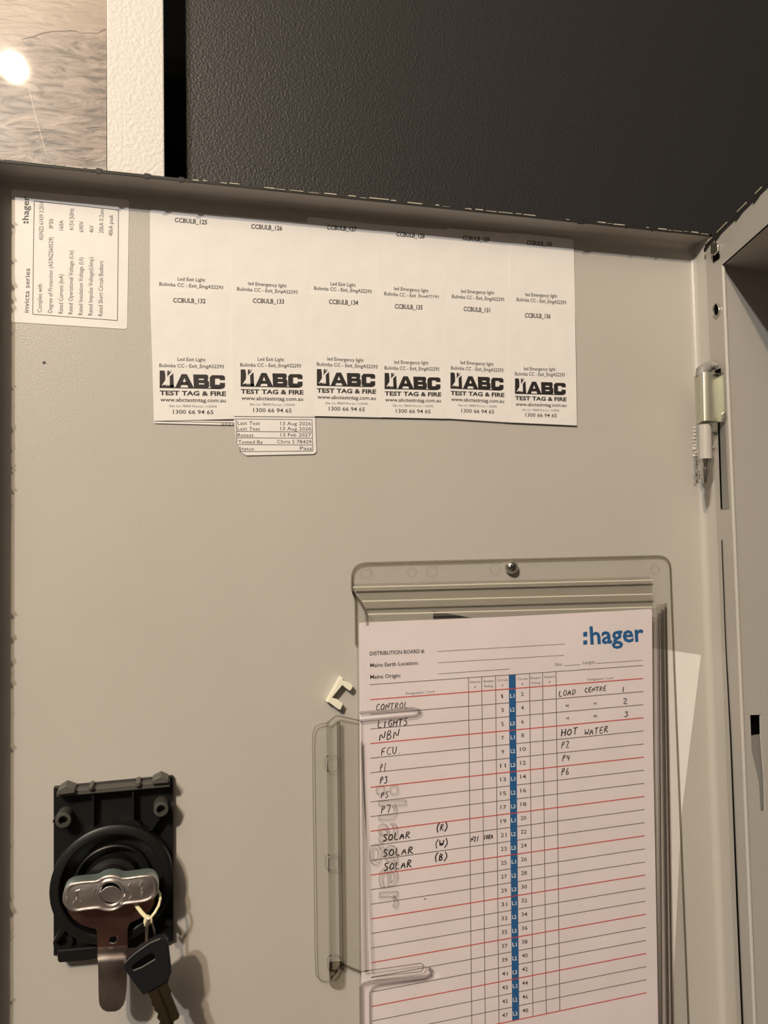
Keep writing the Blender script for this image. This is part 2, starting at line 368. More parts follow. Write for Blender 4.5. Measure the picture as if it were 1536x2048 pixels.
rim.build('bare_rim', M['black_rim'], door)
o = fl.build('paint_flakes', M['paint_rim'], door, kind='stuff')
# tiny knock on the paint
MB().prism([(84,724),(90,722),(92,726),(86,728)], -.0001, .0003).build('paint_speck', M['grey_ink'], door)

# ------------------------------------------------------------------ the cabinet on the right
away = ray(807, 985); away.z = 0; away.normalize()
H0 = P(1431, 985, HF)
nF = Vector((away.y, -away.x, 0))
def Q(px, py, d=0): return Pd(px, py, H0 + nF*0 + Vector((0, 0, 0)) - nF*0 + nF*(-d), nF)
E0 = Q(1462, 985)
wdir = ray(4200, 985); wdir.z = 0; wdir.normalize(); nW = Vector((wdir.y, -wdir.x, 0))
def R(px, py, d=0): return Pd(px, py, E0 - nW*d, nW)
if nF.dot(CAM-H0) < 0: nF = -nF
if nW.dot(CAM-E0) < 0: nW = -nW
cab = empty('cabinet', (H0.x, H0.y, ZB), 'beige steel cabinet body at the right, edge-on beside the door', 'cabinet')
zt = Q(1426, 482).z; z1 = Q(1443, 531).z; zb = ZB
Fx = Q(1431, 985); Ex = Q(1462, 985); Far = Q(1780, 985)
def V3(p, z): return Vector((p.x, p.y, z))
fm = MB(); tk = -nF*.0015
fm.prism3([V3(Fx, zb), V3(Ex, zb), V3(Ex, z1), V3(Fx, z1)], tk)
fm.prism3([V3(Fx, z1), V3(Far, z1), V3(Far, zt), V3(Fx, zt)], tk)
fm.build('front_frame', M['paint'], cab)
# bent edge of the opening
q = MB(); q.tube([V3(Ex, zb)-nF*.0012, V3(Ex, z1)-nF*.0012], .0016, 12); q.build('opening_edge', M['paint'], cab, smooth=True)
# inner side wall with a slot cut in it
SL = [(1500.4,1430),(1521.8,1429.7),(1522.9,1476),(1529.5,1564),(1531,1623),(1521,1623),(1518,1566),(1503.5,1502)]
slot = [R(*p) for p in SL]
uW = wdir
def uw(p): return (p-E0).dot(uW), p.z
def wp(u, z, d=0): return Vector((E0.x, E0.y, 0)) + uW*u + Vector((0, 0, z)) - nW*d
me_u1 = .42
su = [uw(p) for p in slot]
bm = bmesh.new()
outer = [(.001, zb), (me_u1, zb), (me_u1, z1), (.001, z1)]
vo = [bm.verts.new(wp(u, z) - Vector(cab.location)) for u, z in outer]; vi = [bm.verts.new(wp(u, z) - Vector(cab.location)) for u, z in su]
eds = [bm.edges.new((vo[i], vo[(i+1) % 4])) for i in range(4)] + [bm.edges.new((vi[i], vi[(i+1) % len(vi)])) for i in range(len(vi))]
bmesh.ops.triangle_fill(bm, edges=eds, use_beauty=True)
bmesh.ops.recalc_face_normals(bm, faces=bm.faces)
r_ = bmesh.ops.extrude_face_region(bm, geom=bm.faces[:])
for v in r_['geom']:
    if isinstance(v, bmesh.types.BMVert): v.co -= nW*.0015
bmesh.ops.recalc_face_normals(bm, faces=bm.faces)
me = bpy.data.meshes.new('side_wall'); bm.to_mesh(me); bm.free(); me.materials.append(M['paint'])
sw = bpy.data.objects.new('side_wall', me); COL.objects.link(sw); sw.parent = cab
# dark pocket behind the slot and a grey bracket inside it
us = [u for u, z in su]; zs = [z for u, z in su]
pk = MB(); u0, u1, za, zc = min(us)-.004, max(us)+.006, min(zs)-.004, max(zs)+.004
pk.prism3([wp(u0, za, .007), wp(u1, za, .007), wp(u1, zc, .007), wp(u0, zc, .007)], -nW*.001)
for a_, b2 in (((u0, za), (u1, za)), ((u1, za), (u1, zc)), ((u1, zc), (u0, zc)), ((u0, zc), (u0, za))):
    pk.add([wp(*a_, .0016), wp(*b2, .0016), wp(*b2, .007), wp(*a_, .007)], [(0, 1, 2, 3)])
pk.build('slot_pocket', M['black'], cab)
zg = R(1510, 1474).z
MB().prism3([wp(u0+.001, za+.001, .004), wp(u1-.001, za+.001, .004), wp(u1-.001, zg, .004), wp(u0+.001, zg, .004)], -nW*.001).build('slot_bracket', M['grey_part'], cab)
# underside of the top return
tp = MB(); tp.add([V3(Ex, z1), V3(Far, z1), wp(me_u1, z1), V3(Ex, z1)+Vector((0, 0, .0015)), V3(Far, z1)+Vector((0, 0, .0015)), wp(me_u1, z1+.0015)],
  [(0, 1, 2), (3, 4, 5), (0, 1, 4, 3), (1, 2, 5, 4), (2, 0, 3, 5)]); tp.build('top_return', M['paint'], cab)
# dark chipped seal along the top edge of the frame
sm = MB(); fr_ = MB()
sm.prism3([V3(Fx, zt-.0006)+nF*.0006, V3(Far, zt-.0006)+nF*.0006, V3(Far, zt+.003)+nF*.0006, V3(Fx, zt+.003)+nF*.0006], -nF*.002)
L = (Far-Fx).length; dF = (Far-Fx).normalized(); s_ = .002
while s_ < L-.02:
    g = random.uniform(.006, .02)
    fr_.prism3([V3(Fx+dF*s_, zt+.0026)+nF*.0009, V3(Fx+dF*(s_+g), zt+.0026)+nF*.0009, V3(Fx+dF*(s_+g), zt+.0036)+nF*.0009, V3(Fx+dF*s_, zt+.0036)+nF*.0009], -nF*.001)
    sm.prism3([V3(Fx+dF*(s_-.004), zt-.0025)+nF*.0007, V3(Fx+dF*(s_+.004), zt-.0014)+nF*.0007, V3(Fx+dF*(s_+.009), zt+.001)+nF*.0007, V3(Fx+dF*(s_-.004), zt+.001)+nF*.0007], -nF*.001)
    s_ += g+random.uniform(.01, .04)
sm.build('dark_seal', M['black_rim'], cab); fr_.build('paint_flakes', M['paint_rim'], cab, kind='stuff')
# hinge recess, seam, screw hole, latch clip on the frame strip
def onF(px, d=0.0002): return [Q(x_, y_)+nF*d for x_, y_ in px]
MB().prism3(onF([(1438,842),(1451,842),(1459.5,1017),(1444,1018)], .0004), -nF*.0003).build('hinge_recess', M['grey_part'], cab)
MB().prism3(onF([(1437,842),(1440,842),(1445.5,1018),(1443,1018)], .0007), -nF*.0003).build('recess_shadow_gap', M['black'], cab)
MB().prism3(onF([(1444,1080),(1445.1,1080),(1453.6,1300),(1463.6,1480),(1476.6,1800),(1488,2060),(1485,2060),(1473.8,1800),(1461.6,1480),(1452.4,1300)], .0006), -nF*.0003).build('seam_gap', M['black'], cab)
MB().prism3(onF(circ(1434, 619, 4.2, 11, 20), .0007), -nF*.0003).build('screw_hole', M['black'], cab)
q = MB(); q.tube([Q(a_, b2)+nF*.0008 for a_, b2 in circ(1434, 620, 6, 13, 22)]+[Q(1440, 620)+nF*.0008], .0005, 6, False); q.build('hole_rim', M['metal'], cab, smooth=True)
MB().prism3(onF([(1427,505),(1440,508),(1440,516),(1427,525)], .0006), -nF*.0003).build('corner_gap', M['black'], cab)
MB().prism3(onF([(1426,487),(1433,484),(1440,490),(1440,503),(1433,511),(1426,509)], .0022), -nF*.002).build('corner_clip', M['metal'], cab, bevel=.0006)

# ------------------------------------------------------------------ hinge
hg = empty('hinge', P(1420, 850, .03), 'nickel hinge bracket with grey barrel and pin between door and cabinet', 'hinge')
hb = MB()
def hF(x_, y_, d=.0015): return -Q(x_, y_).y + d
A = [(1392.5,751,.026),(1396,749,.031),(1401,746,.0350),(1406,744.5,.0372),(1411,743.5,.0383),(1424,744,.0395)]+[(x_, y_, hF(x_, y_, d)) for x_, y_, d in ((1436,745,.0050),(1444,746,.0025),(1449,747,.0012))]
B = [(1397,847,.026),(1399.5,845,.031),(1403.5,842.5,.0350),(1408,841.8,.0372),(1413,841,.0383),(1426,842,.0395)]+[(x_, y_, hF(x_, y_, d)) for x_, y_, d in ((1438,843,.0050),(1446,843.5,.0025),(1451,843.5,.0012))]
hb.sheet([[P(*p) for p in A], [P(*p) for p in B]])
Ab = [P(*A[0])+Vector((0, .003, 0)), P(*A[-1])+Vector((0, .002, 0))]
Bb = [P(*B[0])+Vector((0, .003, 0)), P(*B[-1])+Vector((0, .002, 0))]
hb.add([P(*A[0]), Ab[0], Bb[0], P(*B[0])], [(0,1,2,3)]); hb.add([P(*A[-1]), Ab[1], Bb[1], P(*B[-1])], [(0,1,2,3)])
hb.add([P(*p) for p in A]+Ab[::-1], [tuple(range(11))]); hb.add([P(*p) for p in B]+Bb[::-1], [tuple(range(11))])
hb.build('bracket', M['hinge'], hg, smooth=True, weld=True)
q = MB(); q.tube([P(1404,752,.030), P(1404,742,.030), P(1414,735,.030), P(1427,729,hF(1427,729,.003)), P(1436,734,hF(1436,734,.001))], [.005,.005,.0048,.004,.002], 12); q.build('upper_leaf', M['grey_part'], hg, smooth=True)
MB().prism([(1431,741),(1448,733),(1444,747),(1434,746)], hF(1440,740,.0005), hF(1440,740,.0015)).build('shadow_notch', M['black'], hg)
q = MB(); q.lathe(P(1409.5, 850, .031), (P(1411,918,.031)-P(1409.5,850,.031)), [(.0052,0),(.0052,(P(1411,918,.031)-P(1409.5,850,.031)).length)], 24); q.build('barrel', M['paint'], hg, smooth=True)
a_ = P(1411, 917, .031); b2 = P(1410, 967, .031); L = (b2-a_).length
q = MB(); q.lathe(a_, b2-a_, [(.0046,0),(.0044,.12*L),(.0030,.22*L),(.0029,.42*L),(.0033,.44*L),(.0020,.93*L),(.0015,L)], 20); q.build('pin', M['metal'], hg, smooth=True)
for y_ in (868, 896):
    q = MB(); q.tube([P(1418, y_, .031), P(1428, y_-1, hF(1428,y_,.002)), P(1431, y_, hF(1431,y_,.001))], [.0016,.0014,.0006], 8); q.build('lug', M['paint'], hg, smooth=True)
q = MB(); yy = 856
while yy < 916:
    c = P(1389+random.uniform(-1, 2), yy, .027); r = random.uniform(.0012, .002)
    q.lathe(c+Vector((0, r, 0)), (0, -1, 0), [(0.0001,0),(r,r*.6),(r*.9,r*1.3),(r*.4,r*1.9),(0,r*2)], 10); yy += 7
q.build('weld_bead', M['paint'], hg, smooth=True)
q = MB(); q.prism([(1447,826),(1452,823),(1453,834),(1450,842),(1446,838)], hF(1449,832,.001), hF(1449,832,.004)); q.build('rivet', M['metal'], hg, bevel=.0005)

# ------------------------------------------------------------------ labels
def sticker_body(name, poly, h, label, group, cat='sticker', mt='label'):
    c = P(sum(p[0] for p in poly)/len(poly), sum(p[1] for p in poly)/len(poly), 0)
    e_ = empty(name, (c.x, 0, min(P(x_, y_).z for x_, y_ in poly)), label, cat, group)
    MB().prism(poly, h-.00012, h).build('label_paper', M[mt], e_)
    return e_
TE = .00006
# rating label, top left
rl = sticker_body('rating_label', rounded([(23,379),(258,400),(254.5,658.5),(22,644)], [0,6,6,4]), .0003, 'cream rating plate label with sideways printed table in the top left corner', None, 'label')
q = MB(); hh = .0003+TE
for a_, b2 in (((68.4,402),(237,420)),((237,420),(234.8,641)),((234.8,641),(65.3,628.4)),((65.3,628.4),(68.4,402))): q.ribbon([a_, b2], 1.3, hh)
q.build('table_frame', M['grey_ink'], rl)
q = MB()
text(q, 'invicta series', 57.5, 625, 60, 537, 11, hh, .004, up=(-1,0))
for s_, xb, ya, yb in (('Complies with',83.3,624.5,568),('AS/NZS 61439 3:2016',86.4,480.3,403),('Degree of Protection (AS/NZS60529)',104.4,625.3,474.5),('IP30',106.4,456.6,437.8),
  ('Rated Current (InA)',125.5,627,548.8),('160A',126.6,460.5,440.6),('Rated Operational Voltage (Ue)',145,628.4,501),('415V,50Hz',147.3,461,416.7),
  ('Rated Insulation Voltage (Ui)',165,630,515),('690V',166.9,464.4,442.5),('Rated Impulse Voltage(Uimp)',184.8,630.8,514.4),('4kV',187,465.6,450.6),
  ('Rated Short Circuit Busbars',205,632,522),('20kA 0.2sec',206.7,466.4,416.7),('40kA peak',225.5,471.9,429.7)):
    text(q, s_, xb, ya, xb+(ya-yb)*.012, yb, 9.2, hh, 0, up=(-1,0))
q.build('printed_text', M['grey_ink'], rl)
q = MB(); text(q, 'hager', 57.2, 440, 57.8, 392.5, 13.5, hh, .014, up=(-1,0))
for x_ in (49, 55): q.prism([(x_-2,442.5),(x_+2,442.5),(x_+2,446.6),(x_-2,446.6)], hh-.00001, hh)
q.build('printed_logo', M['ink'], rl)
# upper row of stickers
UP = [('125', [(300,418),(464,431),(466,592),(300,592)], (349,444,414,449), 'Led Exit Light', (355.3,561,410.3,563.5), (318.6,571,446,578.5)),
 ('126', [(463,431.5),(616,445),(619,594),(464,592)], (502,457,564,461), 'led Emergency light', (496,570,573,575), (474,581,595,588)),
 ('127', [(614,433),(757,449.5),(757,598),(616,592)], (653.8,459,712.5,463), 'Led Exit Light', (661,570.5,711,573.5), (628,579.5,743,586.5)),
 ('128', [(754,449),(892,459.5),(893,602),(754,598)], (792.4,472.5,849,477), 'led Emergency light', (788,580,857,585), (768.3,590.5,877.3,598)),
 ('129', [(890,456),(1022,467),(1022,612),(890,600)], (924.5,480,978,484), 'led Emergency light', (922,585.5,988,589), (903.7,596,1008,602.5)),
 ('130', [(1020,465),(1147,478),(1151,640),(1020,616)], (1053.4,489.5,1104,493), 'led Emergency light', (1050.5,592,1114,595.5), (1033,602,1132,608.5))]
LO = [('132', [(300,583),(467,583),(470,838),(308,842)], (346,604.8,411,606.5), 'Led Exit Light', (355,721.6,411,723), (318.6,734,447.5,736.5), (319.3,452,741,86.5), 1.8),
 ('133', [(463,586),(624,588),(629,834),(465,832)], (505.4,605.6,568,607.5), 'Led Exit Light', (515.4,721.3,568,722.5), (480.5,732.8,602,735), (481.3,607,738.8,85.2), 2),
 ('134', [(620,586),(757,592),(763,835),(628,832)], (657.5,607.6,716,610), 'led Emergency light', (654.6,720.8,727,724), (633.5,731.4,755,737), (633.7,752.2,738,83), 2.5),
 ('135', [(753,592),(892,597),(894,837.5),(762,834.5)], (789.4,617,845,619.3), 'led Emergency light', (788.3,727.4,857,729), (769,739,878.2,741.5), (769.2,882.6,745.8,79.7), 2),
 ('131', [(890,599),(1020,609),(1022,845),(893,837)], (927,622,980,625), 'led Emergency light', (920.7,728,987,731.8), (902,739,1006.6,744), (901,1008.6,745,79.5), 4),
 ('136', [(1015,612),(1150,620),(1154,851),(1021,845)], (1049.6,635,1101,637), 'led Emergency light', (1047.6,740.6,1111,742), (1030,750.8,1129.6,753), (1030,1133,756.7,76.5), 2.5)]
def common(q, num, t, kind, l2, l3, h):
    text(q, 'CCBULB_'+num, *t, 9.4, h, .02)
    text(q, kind, *l2, 7.4, h, .010)
    text(q, 'Bulimba CC - Exit_EmgAS2293', *l3, 7.4, h, .010)
ORD = ['leftmost', 'second from left', 'third from left', 'third from right', 'second from right', 'rightmost']
GRP = 'white equipment stickers along the top of the door'
for i, (num, poly, t, kind, l2, l3) in enumerate(UP):
    h = .0003 + .0001*(i % 2) + (.00008*i)
    e_ = sticker_body('sticker', rounded(poly, [8 if i in (0,2,4) else 3, 8 if i == 5 else 3, 0, 0]), h, '%s white sticker in the upper row, headed CCBULB_%s' % (ORD[i], num), GRP)
    q = MB(); common(q, num, t, kind, l2, l3, h+TE); q.build('printed_text', M['ink'], e_)
def logo(q, L_, R_, T_, H_, dy, h):
    W = R_-L_
    def X(u, v): return (L_+u*W, T_+v*H_+dy*u)
    # rescue emblem: dark block with pale plug and flame cut-outs -> built from the dark pieces only
    for pl in ([(0,.0),(.075,.0),(.085,.10),(.085,.22),(.045,.31),(.015,.385),(.0,.385)],
               [(.005,.385),(.215,.385),(.215,.33),(.155,.33),(.155,.355),(.145,.355),(.145,.33),(.130,.33),(.130,.355),(.12,.355),(.12,.33),(.105,.33),(.105,.355),(.095,.355),(.095,.33),(.06,.33),(.035,.35),(.005,.36)],
               [(.115,.0),(.155,.0),(.135,.05),(.165,.03),(.165,.0),(.18,.0),(.165,.06),(.135,.10),(.115,.15)],
               [(.15,.135),(.205,.06),(.215,.385),(.155,.385)]):
        q.prism([X(*p) for p in pl], h-.00001, h)
    for pl in ([(.235,.385),(.33,.075),(.372,.075),(.372,.165),(.312,.385)], [(.372,.075),(.41,.075),(.515,.385),(.432,.385),(.372,.165)], [(.335,.255),(.41,.255),(.425,.33),(.32,.33)],
               [(.505,.08),(.59,.08),(.59,.385),(.515,.385)], [(.59,.08),(.71,.08),(.732,.105),(.732,.175),(.59,.175)], [(.665,.175),(.732,.175),(.722,.205),(.665,.205)],
               [(.59,.205),(.722,.205),(.745,.25),(.745,.28),(.59,.28)], [(.672,.28),(.745,.28),(.745,.31),(.672,.31)], [(.59,.31),(.745,.31),(.745,.36),(.725,.385),(.59,.385)],
               [(.755,.14),(.79,.09),(.955,.09),(.985,.125),(.985,.205),(.905,.205),(.905,.17),(.755,.17)], [(.755,.17),(.835,.17),(.835,.31),(.755,.31)], [(.755,.31),(.905,.31),(.905,.265),(.985,.265),(.985,.36),(.955,.40),(.79,.40),(.755,.355)]):
        q.prism([X(*p) for p in pl], h-.00001, h)
    q.prism([X(0,.385), X(.93,.385), X(.93,.41), X(0,.405)], h-.00001, h)
    text(q, 'TEST TAG & FIRE', *X(0,.565), *X(1,.565), .105*H_, h, .035)
    text(q, 'www.abctestntag.com.au', *X(.01,.715), *X(.995,.715), .095*H_, h, .012)
    text(q, 'Elec Lic: 78429 Fire Lic: 1133595', *X(.15,.84), *X(.86,.84), .055*H_, h, 0)
    text(q, '1300 66 94 65', *X(.2,.995), *X(.81,.995), .10*H_, h, .008)
for i, (num, poly, t, kind, l2, l3, lg, dy) in enumerate(LO):
    h = .0013 + .0001*(i % 2) + (.00008*i)
    e_ = sticker_body('sticker', rounded(poly, [4 if i not in (3,5) else 9, 3, 0, 0]), h, '%s sticker in the lower row, with bold black logo, headed CCBULB_%s' % (ORD[i], num), GRP)
    q = MB(); common(q, num, t, kind, l2, l3, h+TE); logo(q, *lg, dy, h+TE); q.build('printed_text', M['ink'], e_)
# test record label peeking out below
tr_ = sticker_body('test_record_label', rounded([(466,826),(630,826),(633,908),(492,911),(484,906),(473,884)], [0,0,8,3,2,4]), .0009, 'white test record label with a dated table, hanging out below the 133 sticker', None, 'label')
hh = .0009+TE; q = MB()
for a_, b2 in (((472,838),(624,839.5)),((473,862.6),(624,864)),((474,875.5),(625,876.5)),((474,889),(625,890)),((480,903.5),(625.5,902)),((472,838),(474,886)),((624,839.5),(625.5,902))): q.ribbon([a_, b2], 1.1, hh)
for s_, xa, xb, y_ in (('Last Test',475,520,849.5),('13 Aug 2026',560.7,622,850.3),('Last Test',475,520,860.6),('13 Aug 2026',560.7,622,860.6),('Retest',475,507,873.5),('13 Feb 2027',561,622,873),('Tested By',476,525.7,887),('Chris S 78429',554,622.8,886.6),('Status',478,507.7,900.6),('Pass',600,623.7,899.8)):
    text(q, s_, xa, y_, xb, y_+.4, 7.4, hh, 0)
q.build('printed_text', M['ink'], tr_)
# strips of the older stickers showing at the lower edge
for poly, lbl, dg in (([(308,840),(470,842),(471,850.5),(309,846.5)], 'thin strip of an older sticker under the leftmost lower-row sticker', (442,470)),
                      ([(905,835),(1020,840),(1021,847),(905,838.5)], 'thin sliver of an older sticker near the right end of the lower row', (1008,1019))):
    e_ = sticker_body('sticker_strip', poly, .0008, lbl, None)
    q = MB(); q.ribbon([(poly[0][0]+1, poly[0][1]+2.5), (poly[1][0]-1, poly[1][1]+3.5)], 1.1, .0008+TE)
    text(q, '2026', dg[0], poly[2][1]-.5, dg[1], poly[2][1]-.2, 4, .0008+TE); q.build('printed_text', M['ink'], e_)

# ------------------------------------------------------------------ clear document holder
HH = .015
hold = empty('document_holder', P(1030, 2100, 0), 'clear plastic document pocket screwed to the door', 'document holder')
hold.location = (P(1030, 1500).x, 0, ZB)
bp_ = rounded([(704,1127),(1340,1111.5),(1343,1190),(1388,2320),(722,2320),(716,1400),(712,1200),(704,1185)], [30,26,0,0,0,0,0,6], 6)
MB().prism(bp_, .0002, .0022).build('back_plate', M['clear'], hold)
q = MB(); pts = [P(x_, y_, .0022) for x_, y_ in rounded([(712,1290),(711,1200),(704,1180),(704,1127),(1340,1111.5),(1343,1190),(1352,1420),(1388,2320)], [0,6,6,30,26,0,0,0], 6)]
q.tube(pts, .0008, 6); q.build('back_plate_edge', M['clear_rim'], hold, smooth=True)
# stepped top rail: rows across, profile down
prof = [(1168,.0022),(1172,.0042),(1178,.0050),(1200,.0078),(1205,.0086),(1224,.0125),(1230,.0130)]
def railrow(y_, h_, xl, xr): return [P(xl+(xr-xl)*k/10, y_-14.5*k/10*1.0, h_) for k in range(11)]
q = MB(); xls = [705,706,708,722,726,735,736]; xrs = [1300,1302,1304,1304,1305,1305,1305]
q.sheet([railrow(y_, h_, xls[i], xrs[i]) for i, (y_, h_) in enumerate(prof)]); q.build('top_rail', M['clear_dark'], hold, smooth=True)
q = MB()
for (y_, h_, xl) in ((1175,.0050,706),(1203,.0086,724),(1229,.0134,736)): q.tube(railrow(y_, h_, xl, 1304), .0006, 6)
q.build('rail_ridge_highlights', mat('painted_ridge_highlight', (.62,.59,.50), .15, coat=.5), hold, smooth=True)  # opaque pale colour paints the highlights along the rail steps
q = MB(); q.tube([P(x_, y_, h_) for x_, y_, h_ in ((706,1183,.003),(711,1192,.004),(722,1205,.008),(731,1222,.012),(734,1235,.013),(734.5,1250,.013))], .0010, 6); q.build('rail_end_edge', M['clear_rim'], hold, smooth=True)
# moulding circles
q = MB()
for cx_, cy_, r_ in ((732,1145,11),(824,1144,9),(864,1142,11),(990,1139,10),(1310,1138,9)):
    c_ = circ(cx_, cy_, r_, r_, 20); q.tube([P(a_, b2, .0024) for a_, b2 in c_+c_[:1]], .00025, 5, False)
q.build('mould_marks', M['clear_soft'], hold, smooth=True)
# front panel
fp = [(737,1231),(1304,1217),(1306,1480),(1312,1800),(1322,2300),(722,2300),(722,1430),(735,1300)]
fx = [(736,1232),(1304,1217),(1306,1480),(1312,1800),(1322,2300),(724,2300),(724,1975),(880,1955),(878,1945),(733,1962),(722,1955),(721,1440),(838,1424),(836,1414),(720,1424),(718,1245)]
MB().prism(fx, HH-.0006, HH).build('front_panel', M['clear'], hold)
# slot rims
def rimtube(pxs, h_, r_, name='slot_rim', mt='slot_edge'):
    q = MB(); q.tube([P(x_, y_, h_) for x_, y_ in pxs], r_, 8); return q.build(name, M[mt], hold, smooth=True)
rimtube(rounded([(720,1425.5),(830,1416.5),(842,1423),(834,1431.5),(720,1442)], [0,8,4,8,0], 5), HH+.0003, .0011)
rimtube([(724,2300),(723,2050),(722,1975),(728,1968),(740,1965),(852,1954),(862,1949),(864,1942),(858,1938)], HH+.0003, .0013)
rimtube([(724,1943),(790,1934),(842,1926.5),(847,1930),(846,1938),(842,1943),(742,1955)], HH+.004, .0004, mt='clear_rim')
rimtube([(741,2300),(740.5,2060),(740,1985),(745,1976),(756,1971),(850,1958),(864,1950)], HH+.0003, .0008)
# side clip flap folding back to the door
def col(xt, xb, h_, y0=1437, y1=1940, n=8): return [P(xt+(xb-xt)*k/n, y0+(y1-y0)*k/n, h_) for k in range(n+1)]
q = MB(); q.sheet([col(724, 735, HH+.001, 1441, 1945), col(722, 724, HH-.002, 1441, 1945), col(719, 722, HH-.005, 1440, 1943), col(700, 704, .009, 1437, 1936), col(682, 686, .0055, 1434, 1929)]); q.build('clip_side_wall', M['clear_wall'], hold, smooth=True)
q = MB(); q.sheet([col(682, 687, .0055, 1434, 1929), col(674, 684, .0060, 1433, 1929), col(670, 679, .0060, 1434, 1932), col(656, 662, .0042, 1444, 1955), col(653, 658, .0035, 1446, 1958)]); q.build('clip_channel', M['clear_wall'], hold, smooth=True)
MB().prism(rounded([(626,1455),(655,1445),(662,1957),(634,1963)], [18,0,2,16], 6), .0020, .0035).build('clip_wing', M['clear'], hold)
q = MB(); q.tube([P(x_, y_, .0035) for x_, y_ in [(655,1446),(642,1448),(631,1453),(626,1465),(625,1485),(630,1900),(632,1950),(640,1961),(652,1963),(662,1957)]], .0003, 6)
q.tube([P(x_, y_, .006) for x_, y_ in [(655,1446),(662,1440),(670,1433),(676,1432),(690,1435),(719,1441)]], .0006, 6)
q.tube([P(x_, y_, .006) for x_, y_ in [(662,1957),(670,1948),(679,1932),(686,1929),(702,1936),(722,1944)]], .0008, 6)
q.build('clip_edge', M['clear_rim'], hold, smooth=True)
for xt, xb, r_ in ((655.5,662,.0010),(677,683,.0013)):
    q = MB(); q.tube(col(xt, xb, .0058, 1444, 1938), r_, 8); q.build('bend_line', M['clear_rim'] if r_ > .001 else M['clear_soft'], hold, smooth=True)
q = MB(); q.tube([P(x_, y_, HH+.0015) for x_, y_ in ((722,1486),(724,1560),(729,1700),(730,1850),(732,1944))], .0006, 6)
q.tube([P(x_, y_, HH+.0015) for x_, y_ in ((724,1482),(729,1600),(736,1720),(741,1850),(745,1948))], .0006, 6); q.build('panel_bend', M['clear_soft'], hold, smooth=True)
for cy_, x_ in ((1527,667),(1725,668),(1926,672)):
    q = MB(); c_ = rounded([(x_-17,cy_-15),(x_+10,cy_-15),(x_+10,cy_+15),(x_-17,cy_+15)], 9, 5); q.tube([P(a_, b2, .0045) for a_, b2 in c_+c_[:1]], .0005, 6, False); q.build('adhesive_pad_edge', M['clear_soft'], hold, smooth=True)
MB().prism(rounded([(658,1925),(690,1925),(690,1980),(660,1980)], [0,0,14,14], 6), .0005, .0035).build('channel_shadow_foot', M['clear_dark'], hold, bevel=.0015)  # rounded stub whose tint stands in for the channel's shadow
# right side ridges
for xt, xb, h_, r_, mt_ in ((1316,1324,.012,.0012,'clear_soft'),(1324,1338,.008,.0016,'clear_soft'),(1331,1348,.005,.0009,'clear_rim')):
    q = MB(); q.tube([P(xt+(xb-xt)*k/8, 1208+(2320-1208)*k/8, h_) for k in range(9)], r_, 8); q.build('side_ridge', M[mt_], hold, smooth=True)
q = MB(); q.sheet([[P(1305+14*k/6, 1218+1100*k/6, HH-.001) for k in range(7)], [P(1323+14*k/6, 1210+1100*k/6, .0075) for k in range(7)], [P(1334+20*k/6, 1205+1100*k/6, .0024) for k in range(7)]]); q.build('pocket_side', plastic('clear_plastic_side_paper_reflect', (.93,.89,.89), .1, (.80,.75,.76)), hold, smooth=True)  # purplish tint stands in for the paper reflected in the side
# raised moulded logo on the front, reading downwards
c = bpy.data.curves.new('emb', 'FONT'); c.body = 'hager'; c.size = 1; c.fill_mode = 'NONE'; c.bevel_depth = .016; c.bevel_resolution = 1; c.resolution_u = 3; c.offset = .0
o = bpy.data.objects.new('emb', c); COL.objects.link(o); bpy.context.view_layer.update()
me = bpy.data.meshes.new_from_object(o.evaluated_get(bpy.context.evaluated_depsgraph_get()))
vs = [v.co.copy() for v in me.vertices]; a_ = min(v.x for v in vs); b2 = max(v.x for v in vs)
O = P(757, 1600, HH); X = P(759, 1820, HH)-O; U = P(820, 1598, HH)-O
q = MB(); q.add([O+X*((v.x-a_)/(b2-a_))+U*(v.y/CAPH)*.92+Vector((0, -v.z*.05, 0)) for v in vs], [tuple(p.vertices) for p in me.polygons])
for x_ in (753, 780):
    c_ = rounded([(x_,1573),(x_+15,1571),(x_+15,1587),(x_,1588)], 3, 3); q.tube([P(p[0], p[1], HH) for p in c_+c_[:1]], .0006, 6, False)
bpy.data.objects.remove(o); bpy.data.meshes.remove(me)
q.build('raised_logo', M['clear_soft'], hold, smooth=True)
# screw
sc = empty('screw', P(1022, 1134, .0022), 'shiny dome-headed screw at the top of the document pocket', 'screw')
q = MB(); q.lathe(P(1022, 1134, .0022), (0, -1, 0), [(.0052,0),(.0055,.0008),(.0052,.0022),(.0042,.0038),(.0026,.0048),(.0011,.0051),(.0009,.0040),(0,.0038)], 28); q.build('screw_head', M['metal'], sc, smooth=True)
q = MB()
for a_ in (0, 90):
    ca, sa = math.cos(math.radians(a_+20)), math.sin(math.radians(a_+20)); c_ = P(1024, 1134.5, .0074)
    q.prism3([c_+Vector((ca*.0022-sa*.0005, 0, sa*.0022+ca*.0005)), c_+Vector((ca*.0022+sa*.0005, 0, sa*.0022-ca*.0005)), c_+Vector((-ca*.0022+sa*.0005, 0, -sa*.0022-ca*.0005)), c_+Vector((-ca*.0022-sa*.0005, 0, -sa*.0022+ca*.0005))], Vector((0, .0012, 0)))
q.build('cross_recess', M['black_rim'], sc)
